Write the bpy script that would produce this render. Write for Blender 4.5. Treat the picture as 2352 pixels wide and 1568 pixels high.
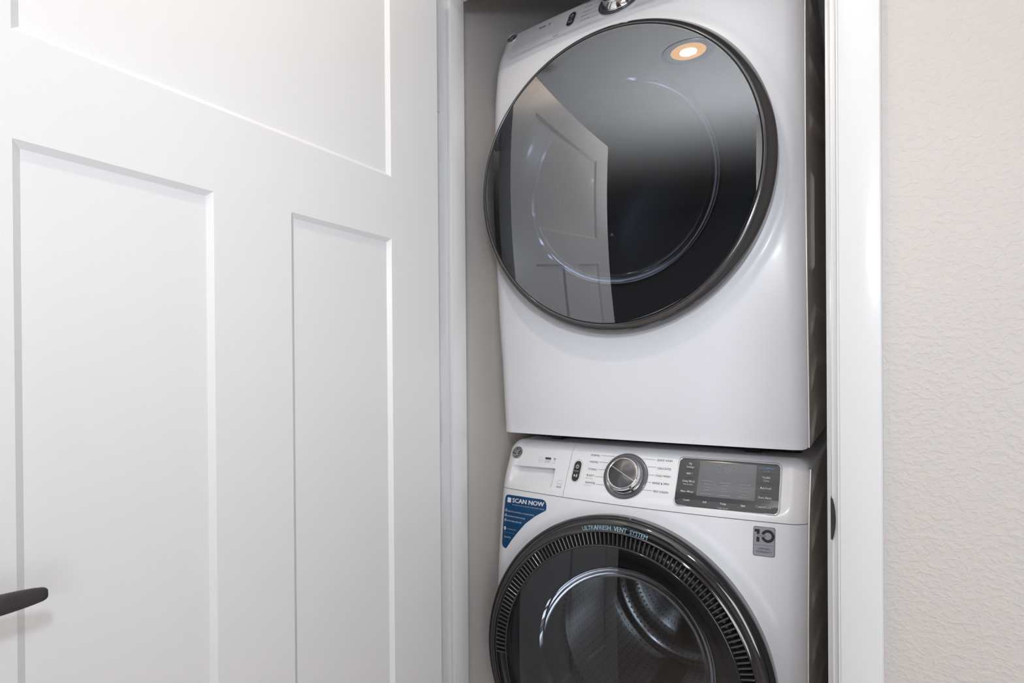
import bpy, bmesh, math, random
from mathutils import Matrix, Vector
random.seed(4)
scene = bpy.context.scene
for o in list(bpy.data.objects):
    bpy.data.objects.remove(o, do_unlink=True)
col = scene.collection
R = math.radians
PI = math.pi

# ------------------------------------------------------------------ camera
def make_camera():
    yaw, pit, rol = R(31.976), R(-0.1908), R(-0.4125)
    c, s = math.cos(yaw), math.sin(yaw)
    right = Vector((c, s, 0)); fwd = Vector((-s, c, 0)); up = Vector((0, 0, 1))
    f2 = fwd * math.cos(pit) + up * math.sin(pit)
    u2 = -fwd * math.sin(pit) + up * math.cos(pit)
    r3 = right * math.cos(rol) + u2 * math.sin(rol)
    u3 = -right * math.sin(rol) + u2 * math.cos(rol)
    cd = bpy.data.cameras.new('camera')
    cd.sensor_width = 36.0
    cd.lens = 1227.411 * 36.0 / 2352.0
    cd.shift_x = -102.335 / 2352.0
    cd.shift_y = 71.646 / 2352.0
    cd.clip_start = 0.02
    co = bpy.data.objects.new('camera', cd)
    col.objects.link(co)
    m = Matrix((r3, u3, -f2)).transposed().to_4x4()
    m.translation = Vector((0.83649, -0.82945, 1.17711))
    co.matrix_world = m
    scene.camera = co
make_camera()

# ------------------------------------------------------------------ world, lights, exposure
w = bpy.data.worlds.new('world'); scene.world = w; w.use_nodes = True
nt = w.node_tree; nt.nodes.clear()
sky = nt.nodes.new('ShaderNodeTexSky'); sky.sky_type = 'NISHITA'
sky.sun_disc = False; sky.sun_elevation = R(35); sky.sun_rotation = R(200)
bg = nt.nodes.new('ShaderNodeBackground'); bg.inputs[1].default_value = 0.25
wo = nt.nodes.new('ShaderNodeOutputWorld')
nt.links.new(sky.outputs[0], bg.inputs[0]); nt.links.new(bg.outputs[0], wo.inputs[0])

FLASH_W = 3.5; BOUNCE_W = 14.5; LAMP_W = 4.8; BACK_W = 16.0
def area(name, loc, direction, sx, sy, power, color, shape='RECTANGLE'):
    ld = bpy.data.lights.new(name, 'AREA'); ld.shape = shape
    ld.size = sx
    if shape in ('RECTANGLE', 'ELLIPSE'): ld.size_y = sy
    ld.energy = power; ld.color = color
    o = bpy.data.objects.new(name, ld); col.objects.link(o)
    o.location = loc
    o.rotation_euler = Vector(direction).to_track_quat('-Z', 'Y').to_euler()
    return o
FLASH = area('flash_light', (0.80, -0.86, 1.49), (-0.62, 0.85, -0.06), 0.10, 0.10, FLASH_W, (0.88, 0.94, 1.0), 'DISK')
BOUNCE = area('bounced_flash', (0.50, -1.15, 1.10), (-0.05, -0.10, 1.0), 0.16, 0.16, BOUNCE_W, (0.88, 0.94, 1.0), 'DISK')
BOUNCE.data.spread = R(110)
BACK = area('back_fill_light', (1.80, -1.66, 1.02), (-0.35, 1, -0.08), 0.80, 1.2, BACK_W, (0.90, 0.95, 1.0))  # added fill light behind the camera, brightens door and machine fronts
scene.view_settings.view_transform = 'Standard'
scene.view_settings.look = 'None'
scene.view_settings.gamma = 1.0
scene.view_settings.use_curve_mapping = False
scene.view_settings.exposure = 0.0

# ------------------------------------------------------------------ materials
MATS = {}
def mat(name, color, rough=0.5, metal=0.0, coat=0.0, spec=0.5, emis=None, estr=0.0, noise=0.0, nscale=20.0, bump=0.0, bscale=200.0, bdist=0.001):
    if name in MATS: return MATS[name]
    m = bpy.data.materials.new(name); m.use_nodes = True
    n = m.node_tree.nodes; l = m.node_tree.links
    b = n['Principled BSDF']
    b.inputs['Base Color'].default_value = (*color, 1)
    b.inputs['Roughness'].default_value = rough
    b.inputs['Metallic'].default_value = metal
    b.inputs['Specular IOR Level'].default_value = spec
    b.inputs['Coat Weight'].default_value = coat
    b.inputs['Coat Roughness'].default_value = 0.08
    tc = n.new('ShaderNodeTexCoord')
    if noise > 0:
        nz = n.new('ShaderNodeTexNoise'); nz.inputs['Scale'].default_value = nscale; nz.inputs['Detail'].default_value = 4
        l.new(tc.outputs['Object'], nz.inputs['Vector'])
        mx = n.new('ShaderNodeMix'); mx.data_type = 'RGBA'
        mx.inputs[6].default_value = (*[c * (1 - noise) for c in color], 1)
        mx.inputs[7].default_value = (*[min(1, c * (1 + noise)) for c in color], 1)
        l.new(nz.outputs['Fac'], mx.inputs[0]); l.new(mx.outputs[2], b.inputs['Base Color'])
    if bump > 0:
        nb = n.new('ShaderNodeTexNoise'); nb.inputs['Scale'].default_value = bscale; nb.inputs['Detail'].default_value = 3
        l.new(tc.outputs['Object'], nb.inputs['Vector'])
        bp = n.new('ShaderNodeBump'); bp.inputs['Strength'].default_value = bump; bp.inputs['Distance'].default_value = bdist
        l.new(nb.outputs['Fac'], bp.inputs['Height']); l.new(bp.outputs[0], b.inputs['Normal'])
    if emis:
        b.inputs['Emission Color'].default_value = (*emis, 1); b.inputs['Emission Strength'].default_value = estr
    MATS[name] = m
    return m

def wall_mat(name, color, strength=0.55):
    """orange-peel / knock-down plaster: flattened blobs and drag marks as fine relief"""
    m = mat(name, color, 0.62, noise=0.025, nscale=6)
    n = m.node_tree.nodes; l = m.node_tree.links
    b = n['Principled BSDF']; tc = n.new('ShaderNodeTexCoord')
    mp = n.new('ShaderNodeMapping'); mp.inputs['Scale'].default_value = (110, 110, 140)
    l.new(tc.outputs['Object'], mp.inputs[0])
    a = n.new('ShaderNodeTexNoise'); a.inputs['Scale'].default_value = 1.0; a.inputs['Detail'].default_value = 2.5
    a.inputs['Distortion'].default_value = 0.45
    l.new(mp.outputs[0], a.inputs['Vector'])
    rp = n.new('ShaderNodeValToRGB'); rp.color_ramp.elements[0].position = 0.44; rp.color_ramp.elements[1].position = 0.64
    l.new(a.outputs['Fac'], rp.inputs[0])
    f = n.new('ShaderNodeTexNoise'); f.inputs['Scale'].default_value = 380; f.inputs['Detail'].default_value = 2
    l.new(tc.outputs['Object'], f.inputs['Vector'])
    ad = n.new('ShaderNodeMath'); ad.operation = 'MULTIPLY_ADD'; ad.inputs[1].default_value = 0.25
    l.new(f.outputs['Fac'], ad.inputs[0]); l.new(rp.outputs[0], ad.inputs[2])
    bp = n.new('ShaderNodeBump'); bp.inputs['Strength'].default_value = strength; bp.inputs['Distance'].default_value = 0.0012
    l.new(ad.outputs[0], bp.inputs['Height']); l.new(bp.outputs[0], b.inputs['Normal'])
    return m

def glass_mat(name, tint, refl, rough=0.01, ior=1.5):
    """tinted pane: part mirror, part see-through"""
    m = bpy.data.materials.new(name); m.use_nodes = True
    n = m.node_tree.nodes; l = m.node_tree.links; n.clear()
    out = n.new('ShaderNodeOutputMaterial')
    tr = n.new('ShaderNodeBsdfTransparent'); tr.inputs[0].default_value = (*tint, 1)
    gl = n.new('ShaderNodeBsdfGlossy'); gl.inputs['Roughness'].default_value = rough
    gl.inputs[0].default_value = (0.96, 0.97, 1.0, 1)
    fr = n.new('ShaderNodeFresnel'); fr.inputs[0].default_value = ior
    ma = n.new('ShaderNodeMath'); ma.operation = 'MULTIPLY_ADD'; ma.inputs[1].default_value = 1.0; ma.inputs[2].default_value = refl
    ma.use_clamp = True
    mx = n.new('ShaderNodeMixShader')
    l.new(fr.outputs[0], ma.inputs[0]); l.new(ma.outputs[0], mx.inputs[0])
    l.new(tr.outputs[0], mx.inputs[1]); l.new(gl.outputs[0], mx.inputs[2]); l.new(mx.outputs[0], out.inputs[0])
    MATS[name] = m
    return m

M_wall = wall_mat('wall_plaster', (0.62, 0.58, 0.555), 0.50)
M_closet = mat('closet_paint', (0.64, 0.605, 0.585), 0.7, noise=0.02, bump=0.15, bscale=160)
M_ceil = mat('ceiling_paint', (0.78, 0.77, 0.75), 0.8, bump=0.2, bscale=120)
M_trim = mat('trim_paint', (0.775, 0.775, 0.785), 0.22, coat=0.3, bump=0.05, bscale=60, bdist=0.0005)
M_door = mat('door_paint', (0.81, 0.81, 0.82), 0.36, bump=0.04, bscale=90, bdist=0.0004)
M_floor = mat('floor_wood', (0.66, 0.57, 0.52), 0.35, noise=0.25, nscale=8)
M_base = M_trim
M_white = mat('appliance_white', (0.82, 0.83, 0.88), 0.32, coat=0.08)
M_panelw = mat('control_panel_white', (0.86, 0.86, 0.89), 0.28, coat=0.2)
M_side = mat('cabinet_side_white', (0.88, 0.85, 0.83), 0.32, coat=0.4)
M_black = mat('black_plastic', (0.012, 0.012, 0.014), 0.35)
M_gloss = mat('gloss_black', (0.016, 0.016, 0.018), 0.08, coat=1.0)
M_blackchrome = mat('black_chrome', (0.20, 0.19, 0.20), 0.13, metal=1.0)
M_chrome = mat('chrome', (0.82, 0.82, 0.84), 0.07, metal=1.0)
M_dialgrey = mat('dial_grey', (0.09, 0.09, 0.10), 0.25, coat=0.6)
M_mono = mat('monogram_silver', (0.55, 0.55, 0.57), 0.4, metal=0.3)
M_ink = mat('grey_ink', (0.07, 0.07, 0.08), 0.6)
M_inklight = mat('pale_grey_ink', (0.42, 0.42, 0.44), 0.6)
M_seam = mat('seam_dark', (0.05, 0.05, 0.055), 0.7)
M_whiteink = mat('white_ink', (0.85, 0.85, 0.86), 0.5)
M_faint = mat('faint_ink', (0.24, 0.24, 0.27), 0.4)
M_cyan = mat('ice_blue_ink', (0.42, 0.72, 0.85), 0.4)
M_skyink = mat('sky_blue_ink', (0.22, 0.42, 0.72), 0.4)
M_blue = mat('sticker_blue', (0.006, 0.062, 0.175), 0.35, noise=0.25, nscale=14)
M_stickw = mat('sticker_white', (0.82, 0.82, 0.84), 0.35)
M_silver = mat('sticker_silver', (0.36, 0.36, 0.41), 0.32, metal=0.4, noise=0.1, nscale=30)
M_screen = mat('screen_panel', (0.040, 0.040, 0.044), 0.16, coat=0.15)
M_screen2 = mat('screen_window', (0.085, 0.085, 0.09), 0.14, coat=0.7)
M_button = mat('button_black', (0.035, 0.035, 0.038), 0.3)
M_lever = mat('lever_dark_bronze', (0.055, 0.05, 0.055), 0.42, metal=0.35)
M_nickel = mat('satin_nickel', (0.72, 0.72, 0.76), 0.35, metal=0.2)
M_gasket = mat('grey_gasket', (0.16, 0.17, 0.18), 0.5)
M_innerring = mat('door_inner_ring', (0.10, 0.12, 0.135), 0.25, coat=0.4)
M_drumd = mat('dryer_drum', (0.34, 0.36, 0.40), 0.42, metal=0.3)
M_lamp = mat('lamp_glow', (1, 0.8, 0.55), 0.5, emis=(1.0, 0.50, 0.20), estr=2.2)
M_lampbaffle = mat('lamp_reflector', (0.85, 0.72, 0.55), 0.5)
M_blind = mat('blind_slat', (0.78, 0.72, 0.68), 0.5)
M_dark = mat('dark_room', (0.05, 0.05, 0.055), 0.8)
G_dry = glass_mat('smoked_mirror_glass', (0.33, 0.36, 0.41), 0.165)
G_wash = glass_mat('smoked_glass', (0.45, 0.46, 0.48), 0.03)
G_bowl = glass_mat('bowl_glass', (0.80, 0.84, 0.87), 0.0, 0.03, 1.17)
G_win = glass_mat('added_window_glass', (0.9, 0.95, 0.95), 0.0)  # pane of the window added behind the camera

def drum_mat():
    m = mat('perforated_drum', (0.70, 0.70, 0.70), 0.20, metal=1.0)
    n = m.node_tree.nodes; l = m.node_tree.links; b = n['Principled BSDF']
    uv = n.new('ShaderNodeTexCoord')
    vo = n.new('ShaderNodeTexVoronoi'); vo.inputs['Scale'].default_value = 55; vo.inputs['Randomness'].default_value = 0.0
    l.new(uv.outputs['UV'], vo.inputs['Vector'])
    lt = n.new('ShaderNodeMath'); lt.operation = 'LESS_THAN'; lt.inputs[1].default_value = 0.17
    l.new(vo.outputs['Distance'], lt.inputs[0])
    mx = n.new('ShaderNodeMix'); mx.data_type = 'RGBA'
    mx.inputs[6].default_value = (0.72, 0.72, 0.72, 1); mx.inputs[7].default_value = (0.01, 0.01, 0.01, 1)
    l.new(lt.outputs[0], mx.inputs[0]); l.new(mx.outputs[2], b.inputs['Base Color'])
    return m
M_drumw = drum_mat()

# ------------------------------------------------------------------ helpers
def mesh_obj(name, verts, faces, m, parent=None, smooth=False, auto=None):
    me = bpy.data.meshes.new(name); me.from_pydata(verts, [], faces); me.update()
    return link_mesh(name, me, m, parent, smooth)
def link_mesh(name, me, m, parent=None, smooth=False):
    if m: me.materials.append(m)
    if smooth:
        for p in me.polygons: p.use_smooth = True
    o = bpy.data.objects.new(name, me); col.objects.link(o)
    if parent: o.parent = parent
    return o
def bm_obj(name, bm, m, parent=None, smooth=False, sharp=35):
    bmesh.ops.recalc_face_normals(bm, faces=bm.faces)
    if smooth:
        for e in bm.edges:
            if len(e.link_faces) == 2 and e.calc_face_angle(0) > R(sharp): e.smooth = False
    me = bpy.data.meshes.new(name); bm.to_mesh(me); bm.free()
    return link_mesh(name, me, m, parent, smooth)
def add_box(bm, x0, x1, y0, y1, z0, z1):
    v = [bm.verts.new(p) for p in ((x0,y0,z0),(x1,y0,z0),(x1,y1,z0),(x0,y1,z0),(x0,y0,z1),(x1,y0,z1),(x1,y1,z1),(x0,y1,z1))]
    for f in ((0,3,2,1),(4,5,6,7),(0,1,5,4),(1,2,6,5),(2,3,7,6),(3,0,4,7)): bm.faces.new([v[i] for i in f])
def box(name, x0, x1, y0, y1, z0, z1, m, parent=None, bevel=0.0, seg=2):
    bm = bmesh.new(); add_box(bm, x0, x1, y0, y1, z0, z1)
    if bevel > 0:
        bmesh.ops.bevel(bm, geom=list(bm.edges), offset=bevel, segments=seg, profile=0.5, affect='EDGES')
    return bm_obj(name, bm, m, parent, smooth=bevel > 0)
def struct(o, **k):
    o['kind'] = 'structure'
    for a, b in k.items(): o[a] = b
    return o
def thing(name, label, cat, loc, rz=0):
    o = bpy.data.objects.new(name, None); col.objects.link(o); o.empty_display_size = 0.05
    o.location = loc; o.rotation_euler = (0, 0, rz); o['label'] = label; o['category'] = cat
    return o
def lathe(name, prof, cx, cz, m, parent, seg=128, a0=0.0, a1=2*PI, uv=False, smooth=True, sharp=30):
    """profile of (r, y) turned round the local y axis through (cx, cz)"""
    bm = bmesh.new(); full = abs(a1 - a0 - 2*PI) < 1e-6
    n = seg if full else seg + 1
    rings = []
    for r, y in prof:
        if r < 1e-6: rings.append([bm.verts.new((cx, y, cz))]); continue
        rings.append([bm.verts.new((cx + r*math.cos(a0 + (a1-a0)*i/seg), y, cz + r*math.sin(a0 + (a1-a0)*i/seg))) for i in range(n)])
    lay = bm.loops.layers.uv.new('UVMap') if uv else None
    for k in range(len(rings)-1):
        A, B = rings[k], rings[k+1]
        for i in range(n if full else n-1):
            j = (i+1) % n
            if len(A) == 1: vs = [A[0], B[j], B[i]]
            elif len(B) == 1: vs = [A[i], A[j], B[0]]
            else: vs = [A[i], A[j], B[j], B[i]]
            f = bm.faces.new(vs)
            if uv:
                for lp in f.loops:
                    p = lp.vert.co; ii = i if lp.vert in (A[i % len(A)], B[i % len(B)]) else i+1
                    r = math.hypot(p.x-cx, p.z-cz)
                    lp[lay].uv = (ii/seg*2*PI*0.25, p.y + (0.25 - r))
    if smooth:
        for e in bm.edges:
            if len(e.link_faces) == 2 and e.calc_face_angle(0) > R(sharp): e.smooth = False
    bmesh.ops.recalc_face_normals(bm, faces=bm.faces)
    me = bpy.data.meshes.new(name); bm.to_mesh(me); bm.free()
    return link_mesh(name, me, m, parent, smooth)

def warp(o, fn):
    for v in o.data.vertices: v.co.y += fn(v.co.x, v.co.z)
    o.data.update(); return o
def spline(xs, ys, x):
    if x <= xs[0]: return ys[0]
    if x >= xs[-1]: return ys[-1]
    i = max(j for j in range(len(xs)) if xs[j] <= x)
    h = xs[i+1]-xs[i]; t = (x-xs[i])/h
    def g(j):
        if j <= 0: return (ys[1]-ys[0])/(xs[1]-xs[0])
        if j >= len(xs)-1: return (ys[-1]-ys[-2])/(xs[-1]-xs[-2])
        a = (ys[j]-ys[j-1])/(xs[j]-xs[j-1]); b = (ys[j+1]-ys[j])/(xs[j+1]-xs[j])
        return 0 if a*b <= 0 else 2*a*b/(a+b)
    return ((1+2*t)*(1-t)**2*ys[i] + t*(1-t)**2*h*g(i) + t*t*(3-2*t)*ys[i+1] + t*t*(t-1)*h*g(i+1))
def sstep(a, b, x):
    t = min(1, max(0, (x-a)/(b-a))); return t*t*(3-2*t)

# ------------------------------------------------------------------ room shell
OW = 0.767      # opening width
HZ = 2.034      # head height
WT = 0.103      # wall thickness
CEIL = 2.44
RX0, RX1, RY0 = -1.9, 2.45, -1.68
def add_wall_front():
    bm = bmesh.new()
    add_box(bm, RX0-0.1, -0.018, 0, WT, 0, CEIL)
    add_box(bm, OW+0.018, RX1+0.1, 0, WT, 0, CEIL)
    add_box(bm, -0.018, OW+0.018, 0, WT, HZ+0.018, CEIL)
    struct(bm_obj('wall_front', bm, M_wall), label='warm beige plaster wall with orange-peel texture beside the laundry closet')
add_wall_front()
RYB = -5.2      # far end of the passage behind the camera
struct(box('floor', RX0-0.1, RX1+0.1, RYB-0.1, 1.25, -0.1, 0, M_floor))
struct(box('ceiling', RX0-0.1, RX1+0.1, RYB-0.1, 1.25, CEIL, CEIL+0.1, M_ceil))
struct(box('wall_left', RX0-0.1, RX0, RYB, 0, 0, CEIL, M_wall))
struct(box('wall_right', RX1, RX1+0.1, RYB, 0, 0, CEIL, M_wall))
def wall_back():      # wall close behind the camera, with an unseen window added around the fill light
    bm = bmesh.new()
    add_box(bm, 0.56, 1.36, RY0-0.12, RY0, 0, CEIL); add_box(bm, 2.24, RX1, RY0-0.12, RY0, 0, CEIL)
    add_box(bm, 1.36, 2.24, RY0-0.12, RY0, 0, 0.39); add_box(bm, 1.36, 2.24, RY0-0.12, RY0, 1.65, CEIL)
    add_box(bm, 0.56, 0.68, RYB, RY0-0.12, 0, CEIL)
    struct(bm_obj('wall_back', bm, M_wall))
    r = bpy.data.objects.new('added_window_1', None); col.objects.link(r); r.location = (1.80, RY0-0.06, 0.39); struct(r)
    for a in ((-0.44,-0.41,0,1.26),(0.41,0.44,0,1.26),(-0.41,0.41,0,0.03),(-0.41,0.41,1.23,1.26),(-0.41,0.41,0.61,0.64)):
        box('added_window_frame', a[0], a[1], -0.02, 0.02, a[2], a[3], M_trim, r)
    box('pane', -0.41, 0.41, -0.004, 0.0, 0.03, 1.23, G_win, r)
wall_back()
struct(box('wall_far', RX0-0.1, 0.56, RYB-0.1, RYB, 0, CEIL, M_wall))
# closet interior
CX0, CX1, CY1 = -0.06, 0.80, 1.10
struct(box('wall_closet_left', CX0-0.1, CX0, WT, CY1, 0, CEIL, M_closet))
struct(box('wall_closet_right', CX1, CX1+0.1, WT, CY1, 0, CEIL, M_closet))
struct(box('wall_closet_back', CX0-0.1, CX1+0.1, CY1, CY1+0.1, 0, CEIL, M_closet))

# ------------------------------------------------------------------ door frame
def trim(name, parts, m=M_trim, bev=0.0015, label=None):
    bm = bmesh.new()
    for p in parts: add_box(bm, *p)
    if bev: bmesh.ops.bevel(bm, geom=list(bm.edges), offset=bev, segments=2, profile=0.5, affect='EDGES')
    o = struct(bm_obj(name, bm, m, smooth=True))
    if label: o['label'] = label
    return o
t_l = trim('trim_1', [(-0.018, 0, 0, WT, 0, HZ+0.018)], label='white left door jamb')
t_r = trim('trim_2', [(OW, OW+0.018, 0, WT, 0, HZ+0.018)], label='white right door jamb with a dark strike plate')
t_h = trim('trim_3', [(0, OW, 0, WT, HZ, HZ+0.018)], label='white head jamb over the closet opening')
box('door_stop', 0, 0.0108, 0.057, WT, 0, HZ-0.0108, M_trim, t_l, 0.0015)
box('door_stop', OW-0.0108, OW, 0.057, WT, 0, HZ-0.0108, M_trim, t_r, 0.0015)
box('door_stop', 0, OW, 0.057, WT, HZ-0.0108, HZ, M_trim, t_h, 0.0015)
def casing(name, x0, x1, z1, label, mirror=False):
    """flat casing with eased outer edge, narrow bead along the inner one"""
    prof = [(0,0),(0,-0.0095),(0.0012,-0.0110),(0.0030,-0.0113),(0.0035,-0.0125),(0.0050,-0.0135),(0.0475,-0.0150),(0.0515,-0.0148),(0.0532,-0.0132),(0.0537,-0.010),(0.0537,0)]
    bm = bmesh.new(); rows = []
    for z in (0, z1):
        rows.append([bm.verts.new(((x0 + p[0]) if not mirror else (x1 - p[0]), p[1], z)) for p in prof])
    n = len(prof)
    for i in range(n): bm.faces.new([rows[0][i], rows[0][(i+1) % n], rows[1][(i+1) % n], rows[1][i]])
    bm.faces.new(rows[0]); bm.faces.new(rows[1][::-1])
    return struct(bm_obj(name, bm, M_trim, smooth=True, sharp=40), label=label)
casing('trim_4', 0.7745, 0.8282, 2.095, 'white door casing on the right beside the beige textured wall')
casing('trim_5', -0.0612, -0.0075, 2.095, 'white door casing on the left behind the open door', True)
trim('trim_6', [(-0.0612, 0.8282, -0.0148, 0, 2.0415, 2.095)], label='white head casing over the closet opening')
# strike plate curling over the right jamb
def strike():
    bm = bmesh.new(); n = 22; rows = []
    zc, hh = 0.9695, 0.0285
    prev = None
    for i in range(n+1):
        t = i/n; z = zc - hh + 2*hh*t; k = max(0.0, 1-(2*t-1)**2)
        xo = OW - 0.0012
        lip = 0.0036*k
        row = [(OW-0.0016, 0.030, z), (OW-0.0016, 0.001, z), (OW-0.0008, -0.0016, z), (OW+0.0008+lip*0.75, -0.0028, z), (OW+0.0012+lip, -0.0020, z), (OW+0.0012+lip, -0.0002, z), (OW-0.0003, 0.0002, z), (OW-0.0003, 0.030, z)]
        vs = [bm.verts.new(p) for p in row]
        if prev:
            for j in range(len(vs)):
                bm.faces.new([prev[j], prev[(j+1) % len(vs)], vs[(j+1) % len(vs)], vs[j]])
        else: bm.faces.new(vs)
        prev = vs
    bm.faces.new(prev[::-1])
    o = bm_obj('strike_plate', bm, M_lever, t_r, smooth=True)
    o['label'] = 'dark curved strike plate lip on the right jamb'
strike()
# baseboards
trim('baseboard_front', [(0.829, RX1, -0.014, 0, 0, 0.10)], bev=0.002)
trim('baseboard_right', [(RX1-0.014, RX1, RY0, -0.015, 0, 0.10)], bev=0.002)
trim('baseboard_back', [(0.546, RX1-0.014, RY0, RY0+0.014, 0, 0.10), (0.546, 0.56, RYB, RY0+0.014, 0, 0.10)], bev=0.002)
trim('baseboard_left', [(RX0, RX0+0.014, RYB, 0, 0, 0.10)], bev=0.002)

# ------------------------------------------------------------------ open panel door (local: x along the door from hinge, y = out of the visible face, z up)
def build_door():
    root = bpy.data.objects.new('door_1', None); col.objects.link(root)
    ang = R(-89.3465)
    root.location = (0.0408, -0.0154, 0.010); root.rotation_euler = (0, 0, ang)
    struct(root, label='white three-panel shaker door swung open on the left with a dark lever handle')
    DW, DH, T = 0.762, 2.016, 0.035
    st, pw, mu = 0.1241, 0.2001, 0.1133
    s1, s2, s3, s4 = st, st+pw, st+pw+mu, st+2*pw+mu
    z0, zl, zt, z1 = 0.24, 1.4181, 1.5340, 1.905
    # local y: visible face is +y after rotation (rotate -89 deg: local +y -> world +x)
    def bx(n, a, b, c, d): return box(n, a, b, -T, 0, c, d, M_door, root)
    bx('stile', 0, s1, 0, DH); bx('stile', s4, DW, 0, DH)
    bx('rail', s1, s4, 0, z0); bx('rail', s1, s4, zl, zt); bx('rail', s1, s4, z1, DH)
    bx('mullion', s2, s3, z0, zl)
    for a, b, c, d in ((s1, s2, z0, zl), (s3, s4, z0, zl), (s1, s4, zt, z1)):
        bm = bmesh.new(); dp, bw = 0.0062, 0.0074
        for y, dy, sg in ((0, -dp, 1), (-T, -T+dp, -1)):
            o = [bm.verts.new(p) for p in ((a,y,c),(b,y,c),(b,y,d),(a,y,d))]
            i = [bm.verts.new(p) for p in ((a+bw,dy,c+bw),(b-bw,dy,c+bw),(b-bw,dy,d-bw),(a+bw,dy,d-bw))]
            bm.faces.new(i)
            for k in range(4): bm.faces.new([o[k], o[(k+1) % 4], i[(k+1) % 4], i[k]])
        bm_obj('panel', bm, M_door, root)
    # lever handle (both sides)
    hz, hs = 0.9437, DW-0.052
    for side in (1, -1):
        yb = 0.0 if side == 1 else -T
        def P(s, out, z): return (s, yb + side*out, z)
        h = None
        bm = bmesh.new()
        # square rosette
        rp = [(0.031,0),(0.031,0.0065),(0.0295,0.008),(0,0.008)]
        n = 40
        rings = []
        for r, y in rp:
            if r == 0: rings.append([bm.verts.new(P(hs, y, hz))])
            else: rings.append([bm.verts.new(P(hs + r*math.cos(2*PI*i/n), y, hz + r*math.sin(2*PI*i/n))) for i in range(n)])
        for k in range(len(rp)-1):
            for i in range(n):
                j = (i+1) % n
                bm.faces.new([rings[k][i], rings[k][j], rings[k+1][j], rings[k+1][i]] if len(rings[k+1]) > 1 else [rings[k][i], rings[k][j], rings[k+1][0]])
        ro = bm_obj('door_handle', bm, M_lever, root, smooth=True)
        ro['label'] = 'dark bronze lever handle'
        # neck + lever as one smooth swept bar (toward the hinge)
        bm = bmesh.new()
        path = [(hs, 0.008, hz, 0.010, 0.010), (hs, 0.030, hz, 0.0095, 0.0095), (hs-0.003, 0.044, hz, 0.0095, 0.0095), (hs-0.012, 0.052, hz+0.0003, 0.0058, 0.0112),
                (hs-0.028, 0.0545, hz+0.0002, 0.0046, 0.0112), (hs-0.0504, 0.055, hz, 0.0044, 0.0101), (hs-0.0624, 0.0548, hz, 0.0042, 0.0093), (hs-0.072, 0.054, hz-0.0002, 0.0040, 0.0082), (hs-0.0785, 0.0535, hz-0.0004, 0.0038, 0.0070), (hs-0.0808, 0.0535, hz-0.0004, 0.0034, 0.0060), (hs-0.0820, 0.0533, hz-0.0004, 0.0026, 0.0046)]
        pr = None; n = 20
        for k, (s, o, z, a, b) in enumerate(path):
            p0 = Vector(path[max(k-1,0)][:3]); p1 = Vector(path[min(k+1,len(path)-1)][:3]); d = (p1-p0).normalized()
            up = Vector((0,0,1)); sd = d.cross(up).normalized()
            vs = []
            for i in range(n):
                t = 2*PI*i/n; ca, sa = math.cos(t), math.sin(t)
                ca = math.copysign(abs(ca)**0.6, ca); sa = math.copysign(abs(sa)**0.6, sa)
                q = Vector((s,o,z)) + sd*a*ca + up*b*sa
                vs.append(bm.verts.new(P(q.x, q.y, q.z)))
            if pr:
                for i in range(n): bm.faces.new([pr[i], pr[(i+1) % n], vs[(i+1) % n], vs[i]])
            else: bm.faces.new(vs)
            pr = vs
        bm.faces.new(pr[::-1])
        bm_obj('lever', bm, M_lever, ro, smooth=True, sharp=50)
    # latch on the free edge
    box('latch_plate', DW-0.001, DW+0.0012, -T/2-0.0125, -T/2+0.0125, hz-0.028, hz+0.028, M_lever, root, 0.0005)
    # hinges: leaf on door edge, knuckle and the leaf on the jamb
    for hc in (0.279, 1.0585, 1.779):
        bm = bmesh.new()
        n = 16; cx, cy, r = -0.0075, -0.0375, 0.0062
        pv = []
        for z in (hc-0.0445, hc+0.0445):
            pv.append([bm.verts.new((cx+r*math.cos(2*PI*i/n), cy+r*math.sin(2*PI*i/n), z)) for i in range(n)])
        for i in range(n): bm.faces.new([pv[0][i], pv[0][(i+1) % n], pv[1][(i+1) % n], pv[1][i]])
        bm.faces.new(pv[0]); bm.faces.new(pv[1][::-1])
        add_box(bm, -0.0022, 0.0, -0.033, -0.004, hc-0.0445, hc+0.0445)
        add_box(bm, -0.047, -0.0145, -0.0400, -0.0378, hc-0.0445, hc+0.0445)
        bm_obj('hinge', bm, M_nickel, root, smooth=True)
build_door()

# ------------------------------------------------------------------ appliances
W = 0.7112; RC = 0.036; CD = 0.030; WX = W-.0036
EH = [0,.015,.1,.16,.22,.33,.45,.58,.70,.74,.80,.86,.89,.915,.948,.975,.995,1.003]
EY = [.002,.0005,-.0055,-.010,-.0165,-.026,-.033,-.037,-.033,-.029,-.0225,-.013,-.0075,.000,.015,.027,.038,.050]
BH = [0,.1,.3,.7,.89,1.0]; BY = [.010,.018,.027,.029,.026,.018]
def face0(x, h):
    h = max(0.0, h)
    g = 1-((x-W/2)/(W/2))**2
    c = 0
    for d in (x, W-x):
        if d < RC: c += CD*(1 - math.sqrt(max(0, 1-((RC-d)/RC)**2)))
    return spline(EH, EY, h) - spline(BH, BY, h)*g + c

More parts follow.
